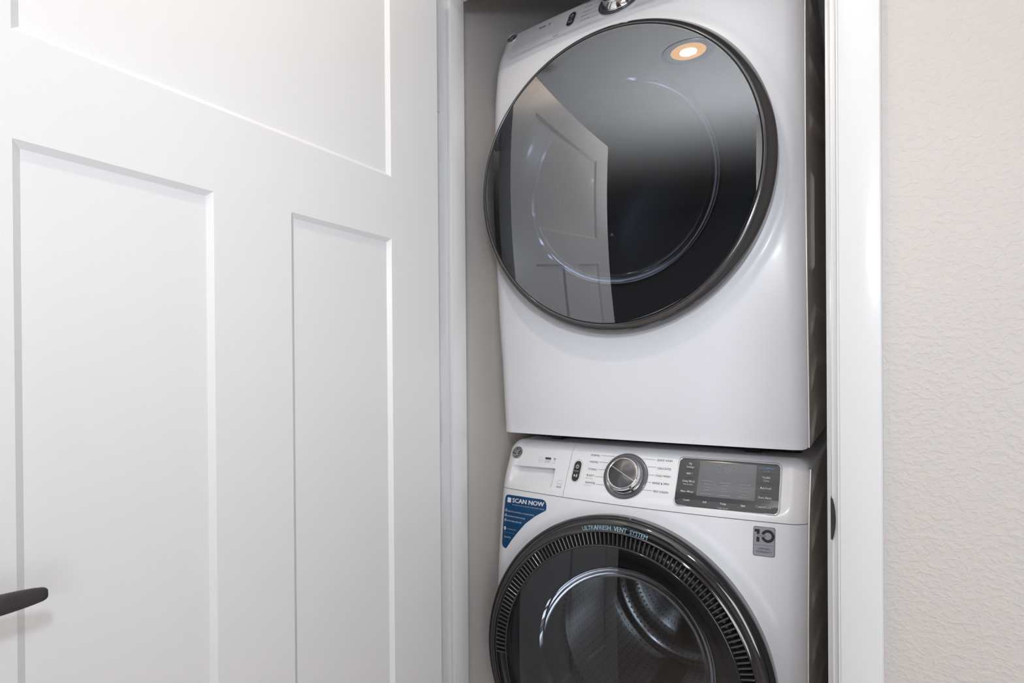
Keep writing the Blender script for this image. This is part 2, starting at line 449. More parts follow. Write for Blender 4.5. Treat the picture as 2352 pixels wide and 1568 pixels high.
class Machine:
    def __init__(s, root, dz, doorh, doorr, dy_top, hbot):
        s.root = root; s.dz = dz; s.dh = doorh; s.dr = doorr; s.dy = dy_top; s.hbot = hbot
    def face(s, x, h):
        return face0(x, h) - s.dy*sstep(.60, .90, h)
    def P(s, x, h, off=0.0):
        return (x, s.face(x, h) - off, h + s.dz)
    def grid(s, name, x0, x1, h0, h1, nx, nh, m, hole=None, left=False, right=False, top=False, bottom=False, disp=None, xs=None, hs=None, seamh=None):
        xs = xs or [x0 + (x1-x0)*i/nx for i in range(nx+1)]
        hs = hs or [h0 + (h1-h0)*j/nh for j in range(nh+1)]
        RT = 0.034
        def hm(x, h):
            d = min(x, W-x)
            if h1 < 0.95:
                if not bottom or h > h0+.03: return h
                rb = .013; lo = 0 if d >= rb else rb - math.sqrt(max(0, rb*rb-(rb-d)**2))
                return h0+lo + (h-h0)*(.03-lo)/.03
            mx = 1.0 if d >= RT else 1.0 - RT + math.sqrt(max(0, RT*RT-(RT-d)**2))
            return h if h <= .93 else .93 + (h-.93)*(mx-.93)/.07
        cols = []
        def colm(x, back=None):
            c = []
            if bottom:
                c.append((x, 0.055, hm(x, h0)+0.003)); c.append((x, s.face(x, h0)+0.012 if back is None else back, hm(x, h0)-0.0005))
            else:
                c.append((x, (s.face(x, h0) if back is None else back)+0.010, hm(x, h0)))
            for h in hs:
                hh = hm(x, h)
                if seamh and h in (h0,): hh = h + seamh(x)
                y = s.face(x, hh) if back is None else back
                if disp and back is None: y += disp(x, hh)
                if h1 > .95:
                    # roll the top edge over
                    t = max(0.0, (h-0.985)/0.015); y += 0.010*t*t
                c.append((x, y, hh))
            if top:
                yy = c[-1][1]; hh = c[-1][2]
                c.append((x, yy+0.006, hh+0.0014)); c.append((x, max(yy+0.012, 0.10), hh+0.002))
            else:
                c.append((x, c[-1][1]+0.010, c[-1][2]))
            return c
        def edge(c0):
            return [(p[0], p[1]+.006 if p[1] < .09 else p[1], p[2]) for p in c0]
        if left: cols.append(edge(colm(x0)))
        else: cols.append([(p[0], p[1]+0.010, p[2]) for p in colm(x0)])
        for x in xs: cols.append(colm(x))
        if right: cols.append(edge(colm(x1)))
        else: cols.append([(p[0], p[1]+0.010, p[2]) for p in colm(x1)])
        bm = bmesh.new(); V = [[bm.verts.new((p[0], p[1], p[2]+s.dz)) for p in c] for c in cols]
        for i in range(len(V)-1):
            for j in range(len(V[0])-1):
                vs = [V[i][j], V[i+1][j], V[i+1][j+1], V[i][j+1]]
                if hole:
                    if all(math.hypot(v.co.x-hole[0], v.co.z-s.dz-hole[1]) < hole[2] for v in vs): continue
                bm.faces.new(vs)
        o = bm_obj(name, bm, m, s.root, smooth=True, sharp=50)
        return o
    # flat print that follows the surface
    def poly(s, name, pts, m, off=0.0004, step=0.012, parent=None, thick=0.0):
        bm = bmesh.new(); vs = [bm.verts.new((p[0], 0, p[1])) for p in pts]
        bm.faces.new(vs)
        xs = [p[0] for p in pts]; zs = [p[1] for p in pts]
        x = min(xs)+step
        while x < max(xs):
            bmesh.ops.bisect_plane(bm, geom=list(bm.verts)+list(bm.edges)+list(bm.faces), plane_co=(x,0,0), plane_no=(1,0,0)); x += step
        z = min(zs)+step
        while z < max(zs):
            bmesh.ops.bisect_plane(bm, geom=list(bm.verts)+list(bm.edges)+list(bm.faces), plane_co=(0,0,z), plane_no=(0,0,1)); z += step
        if thick > 0:
            r = bmesh.ops.extrude_face_region(bm, geom=list(bm.faces))
            top = [g for g in r['geom'] if isinstance(g, bmesh.types.BMVert)]
            for v in top: v.co.y = -thick
        for v in bm.verts:
            x, h, e = v.co.x, v.co.z, v.co.y
            v.co = Vector((x, s.face(x, h) - off + e, h + s.dz))
        return bm_obj(name, bm, m, parent or s.root)
    def tube(s, name, pts, r, m, off=0.0, closed=True, parent=None, n=8):
        bm = bmesh.new(); rings = []
        N = len(pts)
        for i, p in enumerate(pts):
            a = pts[(i-1) % N] if closed or i > 0 else p
            b = pts[(i+1) % N] if closed or i < N-1 else p
            t = Vector((b[0]-a[0], 0, b[1]-a[1])).normalized(); sd = Vector((t.z, 0, -t.x))
            c = Vector(s.P(p[0], p[1], off))
            rings.append([bm.verts.new(c + sd*r*math.cos(2*PI*k/n) + Vector((0,-1,0))*r*math.sin(2*PI*k/n)) for k in range(n)])
        for i in range(N if closed else N-1):
            A, B = rings[i], rings[(i+1) % N]
            for k in range(n): bm.faces.new([A[k], A[(k+1) % n], B[(k+1) % n], B[k]])
        return bm_obj(name, bm, m, parent or s.root, smooth=True, sharp=80)
    def line(s, name, a, b, w, m, off=0.0004, parent=None):
        d = Vector((b[0]-a[0], b[1]-a[1])).normalized()*w/2; nx, nz = -d.y, d.x
        return s.poly(name, [(a[0]+nx, a[1]+nz), (a[0]-nx, a[1]-nz), (b[0]-nx, b[1]-nz), (b[0]+nx, b[1]+nz)], m, off, 0.01, parent)
    def text(s, txt, m, x0=None, x1=None, z=0, cap=0.004, xc=None, off=0.0005, parent=None, shear=0.0, bold=0.0, slope=0.0, name='lettering'):
        bm = text_bm(txt, bold, shear)
        lo = min(v.co.x for v in bm.verts); hi = max(v.co.x for v in bm.verts)
        sz = cap/0.729
        if x0 is None:
            wd = (hi-lo)*sz; x0 = xc-wd/2; x1 = xc+wd/2
        sx = (x1-x0)/(hi-lo)
        for v in bm.verts:
            x = x0 + (v.co.x-lo)*sx; h = z - cap/2 + v.co.y*sz + slope*(x-x0)
            v.co = Vector((x, s.face(x, h)-off, h+s.dz))
        return bm_obj(name, bm, m, parent or s.root)

def text_bm(txt, bold=0.0, shear=0.0):
    cu = bpy.data.curves.new('t', 'FONT'); cu.body = txt; cu.size = 1.0; cu.resolution_u = 2; cu.shear = shear
    ob = bpy.data.objects.new('t', cu)
    me = bpy.data.meshes.new_from_object(ob)
    bm = bmesh.new(); bm.from_mesh(me)
    if bold > 0:      # heavier strokes: the same glyphs again, shifted by a stroke fraction
        for dx, dy in ((bold, 0), (-bold, 0), (0, bold*.6), (0, -bold*.6)):
            me2 = me.copy()
            for v in me2.vertices: v.co.x += dx; v.co.y += dy; 
            bm.from_mesh(me2); bpy.data.meshes.remove(me2)
    bpy.data.objects.remove(ob); bpy.data.curves.remove(cu); bpy.data.meshes.remove(me)
    return bm
def rrect(x0, x1, z0, z1, r, n=8):
    p = []
    for cx, cz, a in ((x1-r, z1-r, 0), (x0+r, z1-r, 90), (x0+r, z0+r, 180), (x1-r, z0+r, 270)):
        for i in range(n+1):
            t = R(a+90*i/n); p.append((cx+r*math.cos(t), cz+r*math.sin(t)))
    return p
def circ(cx, cz, r, n=40): return [(cx+r*math.cos(2*PI*i/n), cz+r*math.sin(2*PI*i/n)) for i in range(n)]

def badge(M, cx, cz, sc=1.0):
    """round medallion: chrome rim, dark field, script monogram inside four curls"""
    y = M.face(cx, cz); dz = M.dz
    tilt = math.atan2(M.face(cx, cz+.01)-M.face(cx, cz-.01), .02); tx = math.atan2(M.face(cx+.008, cz)-M.face(cx-.008, cz), .016)
    root = thing_part('badge', M.root)
    root_m = Matrix.Translation((cx, y, cz+dz)) @ Matrix.Rotation(tx, 4, 'Z') @ Matrix.Rotation(-tilt, 4, 'X')
    bm = bmesh.new()
    def ring(rad, yy, n=40): return [bm.verts.new((rad*math.cos(2*PI*i/n), yy, rad*math.sin(2*PI*i/n))) for i in range(n)]
    n = 40; a = ring(.0158*sc, 0.002); b = ring(.0158*sc, -.0016); c = ring(.0150*sc, -.0022); d = ring(.0143*sc, -.0016); e = ring(.0143*sc, -.0008)
    for A, B in ((a,b),(b,c),(c,d),(d,e)):
        for i in range(n): bm.faces.new([A[i], A[(i+1) % n], B[(i+1) % n], B[i]])
    bm.transform(root_m)
    me_o = bm_obj('badge', bm, M_mono, M.root, smooth=True, sharp=60)
    me_o['label'] = 'round chrome rimmed monogram badge'
    bm = bmesh.new(); e = [bm.verts.new((.0144*sc*math.cos(2*PI*i/n), -.0009, .0144*sc*math.sin(2*PI*i/n))) for i in range(n)]
    bm.faces.new(e); bm.transform(root_m); bm_obj('badge_field', bm, M_dialgrey, me_o)
    # monogram strokes
    bm = bmesh.new()
    def stroke(pts, wd):
        L = []
        for i, p in enumerate(pts):
            a = pts[max(0, i-1)]; b = pts[min(len(pts)-1, i+1)]
            t = Vector((b[0]-a[0], b[1]-a[1])).normalized()*wd*sc*(0.5+0.5*math.sin(PI*min(1, max(0, i/(len(pts)-1)))))/2
            L.append((bm.verts.new((p[0]*sc-t.y, -.0013, p[1]*sc+t.x)), bm.verts.new((p[0]*sc+t.y, -.0013, p[1]*sc-t.x))))
        for i in range(len(L)-1): bm.faces.new([L[i][0], L[i+1][0], L[i+1][1], L[i][1]])
    for k in range(4):   # curls following the rim
        a0 = R(45+90*k)
        stroke([(.0122*math.cos(a0+R(t)), .0122*math.sin(a0+R(t))) for t in range(-34, 28, 5)], .0013)
        cx2, cz2 = .0106*math.cos(a0+R(30)), .0106*math.sin(a0+R(30))
        stroke([(cx2+.0018*math.cos(a0+R(30+u)), cz2+.0018*math.sin(a0+R(30+u))) for u in range(0, 260, 26)], .0009)
    def arc(cx, cz, rx, rz, a, b, wd, st=12):
        stroke([(cx+rx*math.cos(R(a+(b-a)*i/st)), cz+rz*math.sin(R(a+(b-a)*i/st))) for i in range(st+1)], wd)
    # script G
    arc(-.0034, .0028, .0030, .0034, 20, 300, .0017); arc(-.0040, -.0038, .0036, .0036, 60, -190, .0017)
    arc(-.0010, -.0008, .0022, .0026, 170, 20, .0014)
    # script E
    arc(.0036, .0034, .0028, .0030, 10, 280, .0017); arc(.0034, -.0030, .0034, .0036, 100, 350, .0018)
    bm.transform(root_m); bm_obj('monogram', bm, M_mono, me_o)
    bpy.data.objects.remove(root)
def thing_part(n, p):
    o = bpy.data.objects.new(n, None); col.objects.link(o); return o

def pill_button(M, cx, cz, up=0.0):
    pts = rrect(cx-.0088, cx+.0088, cz-.0215, cz+.0215, .0087)
    M.poly('button', pts, M_button, 0.0, 0.01, thick=0.0022)['label'] = 'dark pill-shaped power and start button'
    M.tube('button_rim', rrect(cx-.0117, cx+.0117, cz-.0245, cz+.0245, .0115), .00035, M_inklight, 0.0)
    # power symbol
    bm = bmesh.new()
    def ringarc(x, z, r0, r1, a, b, n=24):
        pr = None
        for i in range(n+1):
            t = R(a+(b-a)*i/n); v = (bm.verts.new((x+r0*math.cos(t), 0, z+r0*math.sin(t))), bm.verts.new((x+r1*math.cos(t), 0, z+r1*math.sin(t))))
            if pr: bm.faces.new([pr[0], v[0], v[1], pr[1]])
            pr = v
    def quad(*p): bm.faces.new([bm.verts.new((q[0], 0, q[1])) for q in p])
    zc = cz+.0100
    ringarc(cx, zc, .0030, .0041, 125, 415)
    quad((cx-.0006, zc-.0002), (cx+.0006, zc-.0002), (cx+.0006, zc+.0046), (cx-.0006, zc+.0046))
    quad((cx-.0065, cz-.0003), (cx+.0065, cz-.0003), (cx+.0065, cz+.0003), (cx-.0065, cz+.0003))
    zp = cz-.0095
    quad((cx-.0045, zp-.0030), (cx-.0002, zp), (cx-.0045, zp+.0030))
    for dx in (.0014, .0034): quad((cx+dx, zp-.0030), (cx+dx+.0011, zp-.0030), (cx+dx+.0011, zp+.0030), (cx+dx, zp+.0030))
    for v in bm.verts: v.co = Vector(M.P(v.co.x, v.co.z, .0026))
    bm_obj('button_symbols', bm, M_whiteink, M.root)

def dial(M, cx, cz):
    """selector knob: dark escutcheon disc, chrome skirt, brushed cap split by a bright line"""
    y = M.face(cx, cz); tilt = math.atan2(M.face(cx, cz+.03)-M.face(cx, cz-.03), .06)
    mt = Matrix.Translation((cx, y, cz+M.dz)) @ Matrix.Rotation(-tilt, 4, 'X')
    def L(name, prof, m, parent, seg=96, sharp=30):
        o = lathe(name, prof, 0, 0, m, parent, seg, sharp=sharp); o.data.transform(mt); return o
    base = L('dial_plate', [(.0515, .004), (.0515, -.0012), (.0505, -.0022), (.0440, -.0022), (.0425, -.0012), (0, -.0012)], M_dialgrey, M.root)
    L('dial_rim', [(.0522, .004), (.0522, -.0016), (.0518, -.0020), (.0514, -.0016)], M_inklight, base)
    kn = L('dial_knob', [(.0405, -.0010), (.0412, -.0030), (.0405, -.0040), (.0380, -.0048), (.0362, -.0180), (.0356, -.0200), (.0344, -.0212), (.0330, -.0212), (.0322, -.0200)], M_chrome, M.root)
    kn['label'] = 'chrome program selector knob'
    cap = L('knob_cap', [(.0323, -.0196), (.0300, -.0202), (0, -.0206)], brushed(), kn, sharp=60)
    # bright divide line across the cap
    bm = bmesh.new(); add_box(bm, -.0325, .0325, -.0212, -.0200, -.00045, .00045)
    bm.transform(Matrix.Rotation(R(27), 4, 'Y')); bm.transform(mt); bm_obj('cap_line', bm, M_chrome, kn)
    bm = bmesh.new(); add_box(bm, .0372, .0418, -.0175, -.0040, -.0026, .0026)
    bm.transform(Matrix.Rotation(R(52), 4, 'Y')); bm.transform(mt); bm_obj('knob_pointer', bm, M_dialgrey, kn)
_br = []
def brushed():
    if _br: return _br[0]
    m = mat('spun_metal', (0.13, 0.13, 0.135), 0.30, metal=1.0)
    n = m.node_tree.nodes; l = m.node_tree.links; b = n['Principled BSDF']
    b.inputs['Anisotropic'].default_value = 0.85
    tg = n.new('ShaderNodeTangent'); tg.direction_type = 'RADIAL'; tg.axis = 'Y'
    l.new(tg.outputs[0], b.inputs['Tangent'])
    _br.append(m); return m

def collar(M, x, h):
    """pressed collar round the door opening"""
    rho = math.hypot(x-.351, h-M.dh)
    return -0.0018*(sstep(M.dr+.030, M.dr+.018, rho)) + 0.001*(sstep(M.dr+.012, M.dr+.004, rho))

def side_height(kind, y, z):
    # pressed ribs on the cabinet side
    def rib(d, w): return max(0.0, 1-(d/w)**2)**2
    v = 0.0
    if kind == 'wash':
        for k in range(-4, 4):
            zc = 0.584 + 0.111*k + (0.16*(y-.05) if k > 1 else -0.10*(y-.05)) - .10*max(0, y-.25)
            v = max(v, rib(z-zc, .026))
    else:
        for k in range(0, 3):
            zc = 0.646 + 0.111*k + 0.24*(y-.09)
            v = max(v, rib(z-zc, .026))
        for k in range(0, 3):
            zc = 0.272 - 0.105*k - .5*max(0, .14-y)
            v = max(v, rib(z-zc, .024))
        # tall slot near the front edge
        d = max(abs(y-.088)-.006, abs(z-.447)-.088)
        v = max(v, 1.3*(1-sstep(0, .012, d)))
    f = sstep(.045, .070, y)*sstep(.60, .50, y)
    return v*f*.0042

def cabinet(M, kind, top_h):
    r = M.root; dz = M.dz; b = M.hbot
    bm = bmesh.new()
    add_box(bm, .002, W-.006, .070, .745, b+dz+.004, top_h+dz-.037)
    bm.faces.ensure_lookup_table()
    bmesh.ops.delete(bm, geom=[f for f in bm.faces if f.calc_center_median().y < .0701], context='FACES')
    box_o = bm_obj('cabinet', bm, M_side, r)
    # right and left side skins with pressed ribs and a rounded front edge
    for sx in (1, -1):
        ny, nz = 90, 220
        bm = bmesh.new(); V = []
        for i in range(-3, ny+1):
            c = []
            for j in range(nz+1):
                h = b+.004 + ((.9825 if sx > 0 else .968)-.004-b)*j/nz
                y0 = M.face(WX if sx > 0 else 0, h)
                if i < 0: y = y0 + (.0060, -.0012, -.0012)[i+3]; e = (-.0026, -.0020, +.0004)[i+3]
                else:
                    y = y0 + .0025 + (.742-y0-.0025)*i/ny; e = side_height(kind, y, h - b)
                x = (W-.0010 + e) if sx > 0 else (.0005 - e*.7)
                c.append(bm.verts.new((x, y, h+dz)))
            c.append(bm.verts.new(((W-.0070 if sx > 0 else .006) if i >= 0 else x, y, h+dz+(.0016 if i >= 0 else .0002))))   # turned-in top flange
            V.append(c)
        for i in range(len(V)-1):
            for j in range(nz+1): bm.faces.new([V[i][j], V[i+1][j], V[i+1][j+1], V[i][j+1]])
        bm_obj('side_panel', bm, M_side, r, smooth=True)
    # top sheet continuing the rounded shoulders of the front
    bm = bmesh.new(); pr = None; RT = .034; n = 60
    xs = sorted(set([W*i/n for i in range(n+1)] + [RT*(1-math.cos(R(90*k/10))) for k in range(11)] + [W-RT*(1-math.cos(R(90*k/10))) for k in range(11)]))
    xs = [x for x in xs if x < WX-.0004] + [WX]
    for x in xs:
        d = min(x, W-x); mx = 1.0 if d >= RT else 1.0 - RT + math.sqrt(max(0, RT*RT-(RT-d)**2))
        v = (bm.verts.new((x, .0990, mx+.002+dz)), bm.verts.new((x, .745, mx+.002+dz)))
        if pr: bm.faces.new([pr[0], v[0], v[1], pr[1]])
        pr = v
    bm_obj('top_panel', bm, M_white, r, smooth=True)

def drum(M, kind):
    cx, cz = .351, M.dh + M.dz
    if kind == 'wash':
        gk = lathe('gasket', [(.262, -.035), (.245, -.030), (.232, .010), (.205, .020), (.200, .035), (.212, .050), (.245, .075)], cx, cz, M_gasket, M.root, 96)
        dr = lathe('drum', [(.205, .068), (.250, .078), (.254, .10), (.254, .44), (.236, .470), (.18, .478), (.16, .46), (.06, .45), (.04, .43), (0, .428)], cx, cz, M_drumw, M.root, 120, uv=True)
        dr['label'] = 'perforated stainless steel drum'
        for k in range(3):
            a = R(20+120*k)
            bm = bmesh.new(); pr = None
            for i in range(15):
                y = .10+.36*i/14; t = math.sin(PI*i/14)**.5
                row = []
                for j in range(9):
                    u = -1+2*j/8; hgt = .045*t*math.cos(u*PI/2)
                    rr = .253-hgt; aa = a+u*.16
                    row.append(bm.verts.new((cx+rr*math.cos(aa), y, cz+rr*math.sin(aa))))
                if pr:
                    for j in range(8): bm.faces.new([pr[j], pr[j+1], row[j+1], row[j]])
                pr = row
            bm_obj('baffle', bm, M_drumw, dr, smooth=True)
    else:
        lathe('bulkhead', [(.305, -.020), (.290, -.012), (.232, .005), (.215, .035), (.215, .070), (.25, .080)], cx, cz, M_gasket, M.root, 96)
        dr = lathe('drum', [(.215, .076), (.315, .082), (.318, .10), (.318, .50), (.300, .54), (.24, .575), (.12, .60), (0, .605)], cx, cz, M_drumd, M.root, 120)
        for k in range(3):
            a = R(75+120*k); bm = bmesh.new(); pr = None
            for i in range(15):
                y = .10+.44*i/14; t = math.sin(PI*i/14)**.5; row = []
                for j in range(9):
                    u = -1+2*j/8; rr = .317-.06*t*math.cos(u*PI/2); aa = a+u*.13
                    row.append(bm.verts.new((cx+rr*math.cos(aa), y, cz+rr*math.sin(aa))))
                if pr:
                    for j in range(8): bm.faces.new([pr[j], pr[j+1], row[j+1], row[j]])
                pr = row
            bm_obj('baffle', bm, M_drumd, dr, smooth=True)

def front(M, split_drawer):
    hole = (.351, M.dh, M.dr-.022)
    # lower front: dense enough for the round collar
    hs = [M.hbot + (.8850-M.hbot)*j/150 for j in range(151)]
    M.grid('front_panel', 0, WX, M.hbot, .8850, 130, 150, M_white, hole=hole, left=True, right=True, bottom=True, hs=hs,
           disp=lambda x, h: collar(M, x, h), xs=xspace(0, WX, 150))
def xspace(a, b, n):
    xs = []
    for i in range(n+1):
        t = i/n; xs.append(a + (b-a)*t)
    ext = [a+.0005, a+.0015, a+.003, b-.0005, b-.0015, b-.003]
    return sorted(set([round(q, 6) for q in xs+[e for e in ext]]))

def panel_inset(x, h):
    """shallow moulded field of the control panel (soft rounded step near both ends)"""
    d = max(abs(x-.3556)-.318, abs(h-.950)-.058)
    dx = max(0, abs(x-.3556)-.290); dh = max(0, (.930-h))
    rr = math.hypot(dx, dh)
    return .0028*(1-sstep(.020, .034, rr))

# ---- washing machine ----
MX, MY, MA = -0.00318, 0.24561, R(1.5807)
wr = thing('washing_machine', 'white front-loading washing machine at the bottom of the stack, with blue sticker', 'washer', (MX, MY, 0), MA)
Wm = Machine(wr, 0.0, .5545, .3187, 0.0, .030)
cabinet(Wm, 'wash', 1.000)
front(Wm, True)
SEAM = .8866
def pocket(x, h):
    # finger pocket of the detergent drawer: crisp top edge, floor sloping out to the front
    a, b = .030+.10*max(0, .905-h), .1600-.10*max(0, .9-h)
    wx = sstep(a, a+.008, x)*sstep(b, b-.004, x)
    top = .9385 + (x-.033)*.028
    if h > top: t = 1-sstep(top, top+.0022, h); return .024*wx*t
    t = (h-.8975)/(top-.8975)
    return .024*wx*(sstep(0, 1, t)**0.8 if t > 0 else 0)
xs1 = sorted(set([round(.1967*i/110, 5) for i in range(111)] + [.0005, .0015]))
hs1 = sorted(set([round(SEAM + (1.0-SEAM)*j/60, 5) for j in range(61)] + [.9405, .9415, .9425, .9435, .9445, .942, .943, .944]))
hs1[0] = SEAM
dr_o = Wm.grid('detergent_drawer', 0, .1967, SEAM, 1.0, 110, 60, M_panelw, left=True, top=True, xs=xs1, hs=hs1, disp=lambda x, h: pocket(x, h) + panel_inset(x, h))
xs2 = [.1979 + (WX-.1979)*i/110 for i in range(111)] + [WX-.0005, WX-.0015]; xs2 = sorted(xs2)
hs2 = [SEAM + (1.0-SEAM)*j/44 for j in range(45)]
Wm.grid('control_panel', .1979, WX, SEAM, 1.0, 110, 44, M_panelw, right=True, top=True, xs=xs2, hs=hs2, disp=panel_inset)
# raise print by the inset so it sits on the moulded field
_f = Machine.face
class Field(Machine):
    def face(s, x, h): return Machine.face(s, x, h) + panel_inset(x, h)
Wf = Field(wr, 0.0, .5545, .3187, 0.0, .030)
badge(Wf, .0365, .9710)
# drawer icons
Wf.tube('icon', rrect(.1060, .1170, .9545, .9655, .002), .00022, M_inklight); Wf.text('4.1', M_inklight, xc=.1115, z=.9600, cap=.0042)
Wf.poly('icon', rrect(.1252, .1420, .9620, .9668, .0004), M_ink); Wf.line('icon', (.1240, .9590), (.1425, .9592), .0010, M_inklight); Wf.line('icon', (.1240, .9560), (.1425, .9562), .0010, M_inklight)
def wifi(Mx, cx, cz, m):
    bm = bmesh.new()
    for r0 in (.0018, .0036, .0054):
        pr = None
        for i in range(9):
            t = R(50+80*i/8); v = (bm.verts.new((cx+r0*math.cos(t), 0, cz+r0*math.sin(t))), bm.verts.new((cx+(r0+.0008)*math.cos(t), 0, cz+(r0+.0008)*math.sin(t))))
            if pr: bm.faces.new([pr[0], v[0], v[1], pr[1]])
            pr = v
    bm.faces.new([bm.verts.new((cx+q[0], 0, cz+q[1])) for q in ((-.0007,-.0007),(.0007,-.0007),(.0007,.0007),(-.0007,.0007))])
    for v in bm.verts: v.co = Vector(Mx.P(v.co.x, v.co.z, .0005))
    bm_obj('wifi_icon', bm, m, Mx.root)
wifi(Wf, .1530, .9605, M_ink); Wf.text('SMART', M_inklight, xc=.1530, z=.9555, cap=.0022)
def estar(Mx, cx, cz):
    Mx.tube('energy_label', rrect(cx-.0068, cx+.0068, cz-.0052, cz+.0072, .0006), .00025, M_inklight)
    Mx.poly('energy_label', rrect(cx-.0068, cx+.0068, cz-.0083, cz-.0052, .0004), M_inklight)
    Mx.text('energy', M_inklight, xc=cx, z=cz+.0008, cap=.0030)
estar(Wf, .1812, .9127)
pill_button(Wf, .2208, .9445)
dial(Wf, .3440, .9445)
labels = [('NORMAL', .249, .2724, .9813, (.2745, .9818), (.3100, .9824)), ('WHITES', .249, .2706, .9670, (.2730, .9678), (.2960, .9683)),
          ('TOWELS', .249, .2713, .9515, (.2737, .9521), (.2925, .9525)), ('BULKY', .2488, .2672, .9386, (.2696, .9373), (.2925, .9376)),
          ('SANITIZE', .249, .2740, .9236, (.2772, .9217), (.2975, .9221)),
          ('QUICK WASH', .4095, .4438, .9822, (.3765, .9820), (.4066, .9818)), ('DELICATES', .4143, .4436, .9660, (.3915, .9672), (.4118, .9672)),
          ('COLD WASH', .4116, .4438, .9515, (.3958, .9513), (.4093, .9515)), ('RINSE & SPIN', .4080, .4438, .9368, (.3955, .9371), (.4055, .9371)),
          ('SELF CLEAN', .4122, .4444, .9212, (.3890, .9214), (.4100, .9215))]
for t, a, b, z, l0, l1 in labels:
    Wf.text(t, M_ink, a, b, z, .0040, bold=.010); Wf.line('label_line', l0, l1, .0006, M_ink)
Wf.text('Bedding', M_inklight, .2480, .2650, .9330, .0027); Wf.text('With Oxi', M_inklight, .2480, .2640, .9182, .0026)
# display
disp = Wf.poly('display_panel', rrect(.4600, .6578, .9010, .9895, .0085), M_screen, -.001, .012, thick=.0030)
disp['label'] = 'dark touch display with white lettering'
Wf.tube('display_bezel', rrect(.4596, .6584, .9004, .9900, .0092), .00115, M_chrome, .0012)
Wf.tube('display_rim', rrect(.4570, .6608, .8982, .9924, .0110), .0004, M_inklight, .0)
Wf.poly('display_window', rrect(.5030, .6145, .9215, .9860, .001), M_screen2, .0023, .012, parent=disp)
O2 = .0031
def D(t, xc, z, cap, m=M_whiteink, **k): Wf.text(t, m, xc=xc, z=z, cap=cap, off=O2, parent=disp, bold=.022, **k)
for t, z in (('My', .9805), ('Settings', .9743), ('WiFi *', .9614), ('Delay Wash', .9470), ('More Water', .9278), ('Sound', .9120)): D(t, .4842, z, .0037)
D('Remote Start', .4842, .9412, .0027)
for t, x in (('Soil', .5209), ('Temp', .5569), ('Spin', .5944)): D(t, x, .9115, .0037)
D('* Hold 3 Seconds', .5571, .9035, .0022)
for t, z in (('Tumble', .9649), ('Care', .9592), ('AutoSoak', .9458), ('Extra Rinse', .9289), ('Control Lock *', .9123)): D(t, .6333, z, .0037)
D('ULTRAFRESH', .6333, .9812, .0033, M_skyink); D('VENT', .6333, .9757, .0033, M_faint)
for z in (.9710, .9538, .9380, .9208): Wf.poly('button_bar', rrect(.6240, .6425, z-.0005, z+.0005, .0004), M_black, .0024, .01, parent=disp)
for z in (.9690, .9530, .9370, .9195): Wf.poly('button_bar', rrect(.4770, .4920, z-.0005, z+.0005, .0004), M_black, .0024, .01, parent=disp)
def digit8(cx, cz, w, h):
    e = .0012
    for a in ((cx-w, cz+h, cx+w, cz+h), (cx-w, cz, cx+w, cz), (cx-w, cz-h, cx+w, cz-h)):
        Wf.line('segment', a[:2], a[2:], e, M_faint, O2, parent=disp)
    for sx in (-1, 1):
        for sz in (0, 1): Wf.line('segment', (cx+sx*w, cz-h+.0008+sz*h), (cx+sx*w, cz-.0008+sz*h), e, M_faint, O2, parent=disp)
for x in (.5418, .5592, .5713): digit8(x, .9735, .0040, .0065)
for z in (.9760, .9712): Wf.poly('segment', rrect(.5495, .5507, z-.0006, z+.0006, .0002), M_faint, O2, .01, parent=disp)
for x, rows in ((.5220, (.9500, .9440, .9385, .9330, .9262)), (.5575, (.9490, .9440, .9380, .9330, .9262)), (.5950, (.9480, .9420, .9360, .9305, .9262))):
    for i, z in enumerate(rows):
        ws = (.0115, .006, .007, .0055, .011)[i]
        Wf.line('segment', (x-ws, z), (x+ws, z), .0016, M_faint, O2, parent=disp)

# blue sticker on the front panel
class Coll(Machine):
    def face(s, x, h): return Machine.face(s, x, h) + collar(s, x, h)
Wc = Coll(wr, 0.0, .5545, .3187, 0.0, .030)
def smooth_poly(pts, rnd):
    out = []
    n = len(pts)
    for i, (x, z, r) in enumerate(pts):
        p = Vector((x, z)); a = Vector(pts[i-1][:2]); b = Vector(pts[(i+1) % n][:2])
        if r == 0: out.append((x, z)); continue
        da = (a-p).normalized()*r; db = (b-p).normalized()*r
        for k in range(7):
            t = k/6; q = (p+da)*(1-t)**2 + p*2*t*(1-t) + (p+db)*t*t
            out.append((q.x, q.y))
    return out
spts = [(.0238, .8712, .013), (.1540, .8742, .016), (.1545, .8510, .004), (.1240, .8334, 0), (.0958, .8118, 0), (.0718, .7855, 0), (.0557, .7659, 0), (.0395, .7435, .004), (.0235, .7470, .010)]
inner = smooth_poly(spts, 1)
cxm = sum(p[0] for p in inner)/len(inner); czm = sum(p[1] for p in inner)/len(inner)
def grow(pts, d):
    n = len(pts); out = []
    for i in range(n):
        a = Vector(pts[i-1]); b = Vector(pts[(i+1) % n]); t = (b-a).normalized()
        out.append((pts[i][0]-t.y*(-d) if False else pts[i][0]+t.y*d*SG, pts[i][1]-t.x*d*SG))
    return out
SG = -1
st = Wc.poly('sticker', grow(inner, .0014), M_stickw, .0004, .012); st['label'] = 'blue triangular SCAN NOW sticker with a white edge'
Wc.poly('sticker_print', inner, M_blue, .0006, .012, parent=st)
def S(t, a, b, z, cap, bold=.0, m=M_stickw, slope=.02): Wc.text(t, m, a, b, z, cap, off=.0009, parent=st, bold=bold, slope=slope)
Wc.poly('sticker_tile', rrect(.0335, .0450, .8535, .8650, .0006), M_stickw, .0009, .012, parent=st)
S('SCAN NOW', .0492, .1476, .8605, .0105, .04, slope=.032)
S('TO UNLOCK THE POWER OF YOUR SMART WASHER', .0499, .1496, .8500, .0028, .02)
